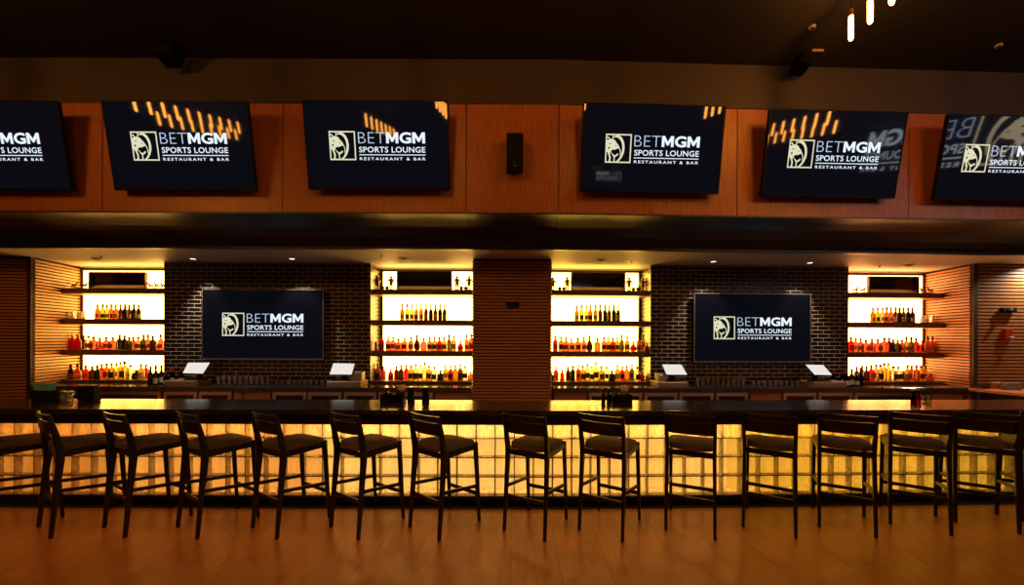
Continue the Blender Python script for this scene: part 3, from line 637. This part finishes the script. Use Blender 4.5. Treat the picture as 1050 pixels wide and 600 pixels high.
for i, (a, b, ty) in enumerate(UN):
    pa, pb = P(a, 407, 6.42), P(b, 407, 6.42); xc = (pa.x+pb.x)/2; wd = (pb.x-pa.x)/2-.003
    if ty == 's':
        t = thing('undercounter_fridge', f'stainless steel fridge, {ORD[fs_i]} from the left under the back counter', 'fridge', at(xc, 6.42, 0), rot(xc), 'fridges under the back counter'); fs_i += 1
        obj('body', MB().box(-wd, wd, .03, .34, .0, .92), M['steel'], t)
        d = MB()
        for u0, u1, v0, v1 in ((-wd, wd, .86, .915), (-wd, wd, .1, .16), (-wd, -wd+.05, .16, .86), (wd-.05, wd, .16, .86)): d.box(u0, u1, 0, .028, v0, v1)
        dr = obj('door', d, M['steel'], t, bevel=.003)
        obj('glass_pane', MB().box(-wd+.05, wd-.05, .012, .02, .16, .86), M['fglass'], dr)
        obj('handle', MB().tube([(wd-.03, 0, .84), (wd-.03, -.035, .835), (wd-.03, -.035, .5), (wd-.03, 0, .495)], .008, 8), M['chrome'], dr, smooth=True)
    else:
        t = thing('undercounter_cabinet', f'brown wooden cabinet, {ORD[cw_i]} from the left under the back counter', 'cabinet', at(xc, 6.42, 0), rot(xc), 'cabinets under the back counter'); cw_i += 1
        obj('body', MB().box(-wd, wd, .022, .34, 0, .92), M['cabwood'], t); obj('door', MB().box(-wd+.003, wd-.003, 0, .02, .1, .915), M['cabwood'], t, bevel=.003)
# till terminals
def terminal(px, label, base, scr, flip, printer):
    xb0, xb1 = P(base[0], 394, 6.46), P(base[1], 394, 6.46); xc = (xb0.x+xb1.x)/2; wd = (xb1.x-xb0.x)/2
    t = thing('till_terminal', label, 'till', at(xc, 6.46, ZT+.0005), rot(xc), 'till terminals on the back counter')
    dr = obj('cash_drawer', MB().box(-wd, wd, -.05, .26, 0, .088), M['posw'], t, bevel=.006)
    obj('drawer_front', MB().box(-wd+.012, wd-.012, -.056, -.05, .015, .075), M['postop'], dr, bevel=.002)
    sc = P(sum(s[0] for s in scr)/4, sum(s[1] for s in scr)/4, 6.5); sx_ = sc.x-xc
    obj('stand', MB().tube([(sx_, .12, .088), (sx_, .13, .14), (sx_, .10, .20)], [.07, .045, .03], 10), M['black'], t, smooth=True)
    obj('keyboard', MB().hexa([(sx_-.16, -.04, .088), (sx_+.16, -.04, .088), (sx_+.16, .10, .088), (sx_-.16, .10, .088)], [(sx_-.15, -.03, .100), (sx_+.15, -.03, .100), (sx_+.15, .09, .125), (sx_-.15, .09, .125)]), M['gloss'], t, bevel=.002)
    # monitor: four corners placed on a tilted plane (bottom nearer, top further back)
    lo, hi = 6.44, 6.62
    w4 = [P(*scr[0], hi), P(*scr[1], hi), P(*scr[2], lo), P(*scr[3], lo)]
    w4 = [Vector((p.x-xc, p.y-6.46, p.z-ZT)) for p in w4]
    nrm = (w4[1]-w4[0]).cross(w4[3]-w4[0]).normalized(); nrm = nrm if nrm.y > 0 else -nrm
    ctr = sum(w4, Vector())/4
    obj('monitor_casing', MB().hexa([ctr+(p-ctr)*1.03+nrm*.004 for p in w4], [ctr+(p-ctr)*1.0+nrm*.03 for p in w4]), M['black'], t)
    obj('monitor_screen', MB().hexa([p-nrm*.001 for p in w4], [p+nrm*.004 for p in w4]), M['posscr'], t)
    if printer:
        px0, px1, py0 = printer; q0, q1 = P(px0, 392, 6.55), P(px1, 392, 6.55); zz = P(px0, py0, 6.55).z-ZT
        pr = obj('receipt_printer', MB().hexa([(q0.x-xc, .02, .0885), (q1.x-xc, .02, .0885), (q1.x-xc, .2, .0885), (q0.x-xc, .2, .0885)], [(q0.x-xc, .04, zz-.02), (q1.x-xc, .04, zz-.02), (q1.x-xc, .2, zz), (q0.x-xc, .2, zz)]), M['postop'], t, bevel=.006)
        obj('paper_slot', MB().box((q0.x+q1.x)/2-xc-.04, (q0.x+q1.x)/2-xc+.04, .10, .13, zz-.012, zz+.004), M['white'], pr)
TL = 'till with a bright tilted screen on a wood drawer, '
terminal(200, TL+'left of the left glass rows', (171.5, 204), [(193, 372), (215, 372), (208, 383), (187.5, 382.5)], 1, None)
terminal(352, TL+'right of the left glass rows', (336, 371), [(342, 372.6), (363.5, 373), (360.5, 384), (338, 383.8)], 1, (360, 372, 381))
terminal(688, TL+'left of the right glass rows', (673.5, 704.5), [(679.6, 373.8), (699, 374), (704.5, 384.2), (683.5, 384)], -1, (674, 683, 383))
terminal(840, TL+'right of the right glass rows', (832, 866), [(826.5, 374), (844.5, 374.5), (853, 384.5), (835.5, 384.2)], -1, None)
# glasses
def glass_mesh(h, r):
    return mesh('bar_glass', MB().lathe([(r*.82, 0), (r*.84, .006), (r, h), (r*.93, h), (r*.76, .010), (r*.3, .009)], 12), M['clear'], smooth=True)
tall, short = glass_mesh(.135, .034), glass_mesh(.085, .037)
def glasses(px0, px1, n, me, kind, side):
    for row, yy in enumerate((6.50, 6.60)):
        for i in range(n):
            px = px0+(px1-px0)*(i+.5)/n; p = P(px, 393, yy); o = bpy.data.objects.new('bar_glass', me); COL.objects.link(o)
            o.location = at(p.x, yy, ZT+.0125)
            tag(o, f'clear {kind} glass, {ORD[i]} from left in the {("front", "back")[row]} row, {side} {kind} set', 'glass', f'{kind} glasses on the back counter')
    a, b = P(px0-2, 393, 6.55), P(px1+1.5, 393, 6.55); xc = (a.x+b.x)/2
    o = obj('glass_mat', MB().box(-(b.x-a.x)/2, (b.x-a.x)/2, -.11, .11, 0, .012), M['black'], bevel=.004); o.location = at(xc, 6.55, ZT); o.rotation_euler = (0, 0, rot(xc))
    tag(o, f'black bar mat under the {kind} glasses on the {side} back counter', 'mat', 'bar mats under glasses')
glasses(221, 277.5, 10, tall, 'tall', 'left'); glasses(281, 333, 9, short, 'short', 'left')
glasses(713, 765, 10, tall, 'tall', 'right'); glasses(770, 821, 9, short, 'short', 'right')
# wine bottles on the back counter beside the tills
for i, (px, ty, l, cp, yy) in enumerate([(154.5, 375.5, None, 'k', 6.6), (160, 374.5, 'w', 'k', 6.52), (165.5, 374.5, 'w', 'k', 6.6), (170.2, 380, 'w', 'r', 6.52)]):
    bottle(px, ty, ZT+.001, 'D', l, cp, 'wine', f'dark wine bottle, {ORD[i]} from left beside the leftmost till', 'wine bottles beside the tills', y=yy, wpx=4.8)
for i, (px, ty, l, cp, yy) in enumerate([(868.5, 379.5, 'w', 'r', 6.5), (873.5, 378, 'w', 'k', 6.58), (878.5, 381, 'w', 'k', 6.5), (882.5, 377, None, 'k', 6.6)]):
    bottle(px, ty, ZT+.001, 'D', l, cp, 'wine', f'dark wine bottle, {ORD[i]} from left beside the rightmost till', 'wine bottles beside the tills', y=yy, wpx=4.8)
for i, px in enumerate((172.5, 177, 181.5, 186)):
    bottle(px, 377.5, ZT+.001, 'D', 'w', 'r', 'wine', f'dark wine bottle with red capsule, {ORD[i]} from left behind the leftmost till drawer', 'wine bottles beside the tills', y=6.76, wpx=4.2)
for i, px in enumerate((855, 859.5, 864, 868.5)):
    bottle(px, 380, ZT+.001, 'D', 'w', 'r', 'wine', f'dark wine bottle with red capsule, {ORD[i]} from left behind the rightmost till drawer', 'wine bottles beside the tills', y=6.76, wpx=4.2)

# ------------------------------------------------------------------ things on the bar top
ZB, YT = 1.0705, 4.52
def bt(px, name, label, cat, group=None, y=YT):
    p = P(px, 410, y); return thing(name, label, cat, at(p.x, y, ZB), rot(p.x), group)
S_ = lambda px: px*YT/F          # photo pixels to metres at the bar top
def caddy(px, wpx, hpx, label):
    t = bt(px, 'bar_caddy', label, 'caddy', 'bar caddies'); wd, h = S_(wpx)/2, S_(hpx)
    m_ = MB(); m_.box(-wd, wd, -.075, .075, 0, .006); m_.box(-wd, wd, -.075, -.069, .006, h); m_.box(-wd, wd, .069, .075, .006, h); m_.box(-wd, -wd+.006, -.069, .069, .006, h); m_.box(wd-.006, wd, -.069, .069, .006, h); m_.box(-.003, .003, -.069, .069, .006, h)
    obj('tray', m_, M['black'], t, bevel=.001); return t
caddy(49.5, 19, 11, 'black napkin caddy with teal napkins at the left end of the bar')
p = P(48.5, 405, YT); nap = MB()
for i in range(9):
    a = -.035+i*.008; nap.hexa([(-.075, a, .0), (.045, a, .0), (.045, a+.006, .0), (-.075, a+.006, .0)], [(-.105+.004*(i % 3), a-.012, .185-.004*(i % 2)), (.085, a-.01, .175+.006*(i % 3)), (.085, a-.003, .175+.006*(i % 3)), (-.105+.004*(i % 3), a-.005, .185-.004*(i % 2))])
o = obj('napkin_stack', nap, M['teal']); o.location = at(p.x-.01, YT, ZB+.0065); tag(o, 'stack of teal paper napkins standing in the left black caddy', 'napkins')
for i, px in enumerate((64.5, 71.5)):
    t = bt(px, 'glass_jar', f'small glass jar on the bar top right of teal napkins, {("nearer to", "farther from")[i]} them', 'jar', 'glass jars by the napkins')
    obj('vessel', MB().lathe([(.030, 0), (.034, .006), (.034, .075), (.028, .085), (.025, .085), (.029, .074), (.029, .010), (.01, .009)], 14), M['clear'], t, smooth=True); obj('lid', MB().lathe([(.03, .0865), (.031, .09), (.031, .102), (.012, .108)], 14), M['steel'], t, smooth=True)
for i, px in enumerate((85.5, 95)):
    t = bt(px, 'menu_holder', f'black leaning menu holder with pale top edge on the left bar top, {("left", "right")[i]} one', 'menu holder', 'menu holders on the bar')
    h = S_(15.5); obj('cover', MB().hexa([(-.038+.014, -.045, 0), (.046+.014, -.045, 0), (.046+.014, .045, 0), (-.038+.014, .045, 0)], [(-.048, -.03, h), (.036, -.03, h), (.036, .035, h), (-.048, .035, h)]), M['black'], t, bevel=.012, seg=3)
    obj('pages', MB().hexa([(-.040, -.022, h-.002), (.028, -.022, h-.002), (.028, .028, h-.002), (-.040, .028, h-.002)], [(-.041, -.020, h+.007), (.026, -.020, h+.007), (.026, .026, h+.007), (-.041, .026, h+.007)]), M['white'], t)
def straws(px, label, y=YT, z=ZB+.0065):
    p = P(px, 405, y); t = thing('straw_cup', label, 'straw cup', at(p.x, y, z), rot(p.x), 'straw cups'); n = 14
    obj('cup', MB().lathe([(.036, 0), (.038, .005), (.046, .13), (.043, .13), (.034, .008), (.01, .007)], 16), M['clear'], t, smooth=True)
    s = MB(); rn = random.Random(int(px))
    for i in range(26):
        a, q = rn.uniform(0, 2*PI), rn.uniform(0, 1)**.5; x, yy = q*math.cos(a), q*math.sin(a)
        s.tube([(x*.026, yy*.026, .012), (x*.05, yy*.05, .165+rn.uniform(0, .02))], .004, 6)
    tag(obj('straws', s, paper('straw_paper_thin', (.95, .86, .7), .7), t, smooth=True), kind='stuff')
def sauce(px, hpx, label, colr='gloss', cat='bottle', r=.024, capm='gloss', z=ZB):
    p = P(px, 405, YT); t = thing('sauce_bottle', label, cat, at(p.x, YT, z), rot(p.x), 'condiment bottles on the bar'); h = S_(hpx)
    obj('bottle_body', MB().lathe([(r*.9, 0), (r, .005), (r, h*.55), (r*.5, h*.72), (r*.42, h*.86)], 14), M[colr], t, smooth=True); obj('cap', MB().lathe([(r*.5, h*.86), (r*.55, h*.87), (r*.5, h)], 12), M[capm], t, smooth=True)
def mill(px, hpx, label):
    t = bt(px, 'pepper_mill', label, 'mill', 'black mills on the bar'); h = S_(hpx); r = .042
    obj('mill_body', MB().lathe([(r, 0), (r, h*.18), (r*.82, h*.4), (r*.95, h*.62), (r*.88, h*.74)], 16), M['black'], t, smooth=True)
    obj('mill_top', MB().lathe([(r*.8, h*.74), (r*.95, h*.80), (r*.9, h*.93)], 16), M['black'], t, smooth=True); obj('metal_cap', MB().lathe([(r*.75, h*.93), (r*.78, h*.95), (r*.6, h)], 16), M['steel'], t, smooth=True)
caddy(403.5, 23, 8.5, 'black condiment caddy holding straws left of the two black mills')
straws(411.5, 'cup of paper straws in the caddy left of the black mills'); sauce(397.3, 14, 'small dark sauce bottle in the caddy left of the black mills', z=ZB+.0065, r=.026)
mill(421.5, 15.5, 'black mill with pale cap beside the straw caddy, left of two'); mill(436.5, 15.5, 'black mill with pale cap on the bar, right of two')
caddy(636.5, 20, 8.5, 'black condiment caddy with straws in front of the right centre bay')
straws(640.3, 'cup of paper straws in the caddy right of the slatted pillar')
sauce(618.6, 14.5, 'slim dark sauce bottle beside the right straw caddy, left of two'); sauce(624, 14.5, 'slim dark sauce bottle next to the right straw caddy, right of two')
for i, px in enumerate((936.3, 941.3)):
    t = bt(px, 'salt_shaker', f'small glass shaker with dark cap near the right bar end, {("left", "right")[i]} one', 'shaker', 'shakers near the right bar end')
    obj('shaker_body', MB().lathe([(.022, 0), (.024, .005), (.024, .09), (.019, .10)], 14), GM['B'] if i == 0 else GM['R'], t, smooth=True); obj('lid', MB().lathe([(.022, .10), (.024, .105), (.023, .125), (.012, .135)], 14), M['gloss'], t, smooth=True)
for i, px in enumerate((946, 951.5)):
    t = bt(px, 'tumbler', f'small clear tumbler right of the two shakers, {("left", "right")[i]} one', 'glass', 'tumblers near the right bar end')
    obj('vessel', MB().lathe([(.026, 0), (.027, .005), (.03, .07), (.027, .07), (.024, .01), (.008, .009)], 14), M['clear'], t, smooth=True)
fau = bt(253, 'tap', 'slim black tap with arched spout behind the bar top at left', 'tap', y=4.75)
fau.location.z = 0
struct_w = obj('sink_stand', MB().box(-.14, .24, -.05, .3, 0, .96), M['steel'], fau, bevel=.005)
obj('spout', MB().tube([(-.08, .05, .96), (-.075, .05, 1.10), (-.05, .05, 1.16), (.0, .05, 1.18), (.14, .05, 1.175), (.18, .05, 1.15)], .011, 10), M['gloss'], fau, smooth=True)

# ------------------------------------------------------------------ fixtures
p = P(528, 154.5, 4.80)
sp = thing('loudspeaker', 'small black loudspeaker on the wood panel between the two central screens', 'loudspeaker', (p.x, 4.80, p.z), 0)
obj('cabinet', MB().box(-.10, .10, 0, .16, -.213, .213), M['black'], sp, bevel=.01, seg=2); obj('grille', MB().box(-.092, .092, -.006, 0, -.203, .203), M['tvbody'], sp, bevel=.004); obj('wall_bracket', MB().box(-.03, .03, .16, .199, -.05, .05), M['black'], sp)
obj('badge', MB().box(-.008, .008, -.008, -.006, -.185, -.172), M['postop'], sp)
for px, py, lb, front in ((826, 66, 'black ceiling spot box with lamplight painted tan on its front above the right screens', 'posw'), (172, 58, 'black ceiling spot box above the second screen from left', 'vblack')):
    p = P(px, py, 4.75)
    t = thing('spot_projector', lb, 'spotlight', at(p.x, 4.75, ZC), rot(p.x), 'ceiling spot boxes')
    obj('housing', MB().hexa([(-.13, -.04, -.15), (.06, -.04, -.15), (.06, .14, -.20), (-.13, .14, -.20)], [(-.06, -.10, -.03), (.14, -.10, -.03), (.14, .12, -.03), (-.06, .12, -.03)]), M['vblack'], t, bevel=.006)
    obj('front_strip', MB().box(.0, .135, -.108, -.10, -.06, -.032), M[front], t); obj('stem', MB().box(-.02, .06, -.03, .03, -.03, 0), M['black'], t)  # right box's strip is tan to stand for pendant light on it
for px, py, lb in ((833, 27, 'small white ring detector on the black ceiling near the pendant bulbs'), (1024, 46, 'small ring detector on the black ceiling at the far right')):
    v = (py-HZ-ROLL*(px-525))/F; y = (CH-ZC)/v; x = (px-525+ROLL*(py-HZ))/F*y
    t = thing('ceiling_detector', lb, 'detector', (x, y, ZC), 0, 'ceiling detectors')
    obj('ring', MB().lathe([(.035, 0), (.035, -.02), (.026, -.024), (.02, -.012), (.02, 0)], 20), M['cream'], t, smooth=True); obj('sensor', MB().lathe([(.012, 0), (.012, -.03), (.005, -.034)], 12), M['black'], t, smooth=True)
# recessed downlights, sprinklers and speakers in the niche ceiling
def on_ceiling(px, py): v = (py-HZ-ROLL*(px-525))/F; y = (CH-ZN)/v; x = (px-525+ROLL*(py-HZ))/F*y; return x, y
for i, (px, py, e) in enumerate([(198, 265.2, 1), (299.5, 265.2, 1), (731.5, 268, 1), (830.5, 269.3, 1), (1082, 268, 1.1)]):  # last one is added out of view for light from beyond the right end
    x, y = on_ceiling(px, py); lb = ['left of', 'right of'][i % 2]; sc_ = 'left' if i < 2 else 'right'
    t = thing('downlight', f'small recessed downlight {lb} centre above the {sc_} brick wall screen' if i < 4 else 'added downlight out of view, standing in for another light source at the right', 'downlight', (x, y, ZN-.0005), 0, 'niche downlights')
    obj('trim_ring', MB().lathe([(.055, 0), (.055, -.006), (.042, -.008), (.042, 0)], 20), M['cream'], t, smooth=True); obj('lens', MB().lathe([(.041, 0), (.041, -.004), (.01, -.005)], 20), M['lamp'], t)
    l = bpy.data.lights.new('downlight_beam', 'SPOT'); l.energy = SPOT*e; l.color = (1, .86, .68); l.spot_size = R(70) if i < 4 else R(150); l.spot_blend = .7; l.shadow_soft_size = .02
    lo = bpy.data.objects.new('downlight_beam', l); COL.objects.link(lo); lo.location = (x, y, ZN-.02); lo.rotation_euler = (R(12), 0, 0)
for i, (px, py, kind) in enumerate([(104, 262.5, 's'), (99, 265.2, 'd'), (391.5, 261.5, 's'), (413.8, 265, 'd'), (647.5, 267.5, 's'), (616, 266.5, 'd'), (902, 272.3, 's'), (931.5, 271.8, 'd')]):
    x, y = on_ceiling(px, py); b = BN[i//2]
    if kind == 's':
        t = thing('sprinkler_head', f'small sprinkler head in the ceiling over the {b}', 'sprinkler', (x, y, ZN-.0005), 0, 'sprinkler heads in the niche ceiling')
        obj('cover_plate', MB().lathe([(.03, 0), (.03, -.005), (.012, -.008)], 16), M['cream'], t, smooth=True); obj('deflector', MB().lathe([(.008, -.008), (.006, -.03), (.02, -.034), (.02, -.037)], 14), M['brass'], t, smooth=True)
    else:
        t = thing('ceiling_spot', f'small dark ceiling spot fitting over the {b}', 'ceiling light', (x, y, ZN-.0005), 0, 'spot fittings in the niche ceiling')
        obj('trim_ring', MB().lathe([(.07, 0), (.07, -.008), (.05, -.012), (.05, 0)], 20), M['cream'], t, smooth=True); obj('baffle', MB().lathe([(.049, 0), (.049, -.01), (.03, -.018), (.01, -.02)], 18), M['black'], t, smooth=True)
p = P(525.5, 312.5, Y_P-.03)
t = thing('emergency_light', 'small black fitting on the slatted central pillar', 'wall fitting', (p.x, Y_P-.0225, p.z), 0)
obj('housing', MB().box(-.10, .10, -.06, 0, -.045, .045), M['black'], t, bevel=.015, seg=2); obj('lamp_head', MB().lathe([(.02, 0), (.026, .01), (.02, .03)], 12, (.07, -.075, -.01)), M['gloss'], t, smooth=True)
p = P(1032, 318, Y_P-.03)
t = thing('emergency_light', 'small black twin fitting above the red alarm on the right slat wall', 'wall fitting', at(p.x, Y_P-.0225, p.z), rot(p.x))
obj('housing', MB().box(-.12, .12, -.06, 0, -.04, .04), M['black'], t, bevel=.015, seg=2); obj('lamp_head', MB().lathe([(.02, 0), (.03, .01), (.022, .03)], 12, (-.03, -.08, -.01)), M['postop'], t, smooth=True)
p = P(1031.5, 343, Y_P-.03)
t = thing('alarm_strobe', 'red fire alarm strobe on the right slat wall', 'alarm', at(p.x, Y_P-.0225, p.z), rot(p.x))
obj('housing', MB().box(-.07, .07, -.05, 0, -.095, .095), M['red'], t, bevel=.012, seg=2); obj('strobe_lens', MB().box(-.01, .06, -.075, -.05, -.07, -.035), M['cream'], t, bevel=.006)
# service counter at the right
t = thing('service_counter', 'service counter with pale wood edge at the right end of the bar', 'counter', (7.9, 6.0, 0))
obj('counter_top', MB().prism([(7.36-7.9, 6.58-6), (7.52-7.9, 5.2-6), (9.6-7.9, 5.2-6), (9.6-7.9, 6.58-6)], .955, 1.0), M['wood2'], t, bevel=.004)
obj('counter_body', MB().prism([(7.46-7.9, 6.5-6), (7.60-7.9, 5.3-6), (9.5-7.9, 5.3-6), (9.5-7.9, 6.5-6)], 0, .955), M['plinth'], t)
for px0, px1, y0, y1, yy, mt, nm, lb in ((1016.5, 1028, 394, 400.3, 6.52, 'card', 'cardboard_box', 'orange brown box on the service counter at right'), (1029.5, 1045, 395, 402, 6.38, 'grey', 'storage_box', 'grey box on the service counter next to the brown box'), (1003, 1012, 393.5, 398.5, 6.5, 'gloss', 'tray_stack', 'dark low stack of trays at the back of the service counter')):
    x0, x1 = (px0-525)/F*yy, (px1-525)/F*yy; h = (y1-y0)*yy/F; wd = (x1-x0)/2
    o = thing(nm, lb, 'box', ((x0+x1)/2, yy, 1.0005), 0)
    obj('carton', MB().box(-wd, wd, -.045, .045, 0, h*.85), M[mt], o, bevel=.004); obj('lid', MB().box(-wd-.004, wd+.004, -.048, .048, h*.85, h), M[mt], o, bevel=.003)
# filament bulb pendants
def pendant(label, x, y, zb_, L_=.235):
    t = thing('pendant_bulb', label, 'pendant light', (x, y, ZC), 0, 'filament bulb pendants')
    d = zb_-ZC
    obj('cord', MB().tube([(0, 0, 0), (0, 0, d+L_+.06)], .004, 6), M['black'], t); obj('socket', MB().lathe([(.008, d+L_+.07), (.02, d+L_+.06), (.022, d+L_)], 12), M['brass'], t, smooth=True)
    obj('bulb', MB().lathe([(.012, d), (.02, d+.015), (.021, d+L_-.03), (.014, d+L_)], 12), M['bulb'], t, smooth=True)
    return t
def place_pendants(x, ys, zb_, first, rest):
    global pd0
    for i, y in enumerate(ys):
        lb = first[i] if i < len(first) else rest
        if pd0 is None: pd0 = pendant(lb, x, y, zb_)
        else: dup(pd0, (x, y, ZC), 0, lb)
pd0 = None
PL = ['glowing filament bulb pendant nearest the wall, top right', 'glowing filament bulb pendant second from the wall, top right', 'glowing filament bulb pendant barely showing at the top right photo edge']
PR = 'glowing filament bulb pendant in the hanging rows mirrored in the screens'
place_pendants(3.315, [4.0-.215*i for i in range(7)], 4.72, PL, PR)
for x, y0, n, sp_ in ((-6.0, 2.75, 10, .29), (-6.8, 1.3, 9, .29), (-2.85, 1.2, 7, .33), (-1.15, 3.1, 4, .3), (1.2, 3.1, 3, .3), (5.7, 2.4, 9, .29), (6.6, 1.5, 9, .29)):
    place_pendants(x, [y0-sp_*i for i in range(n)], 4.72, [], PR)
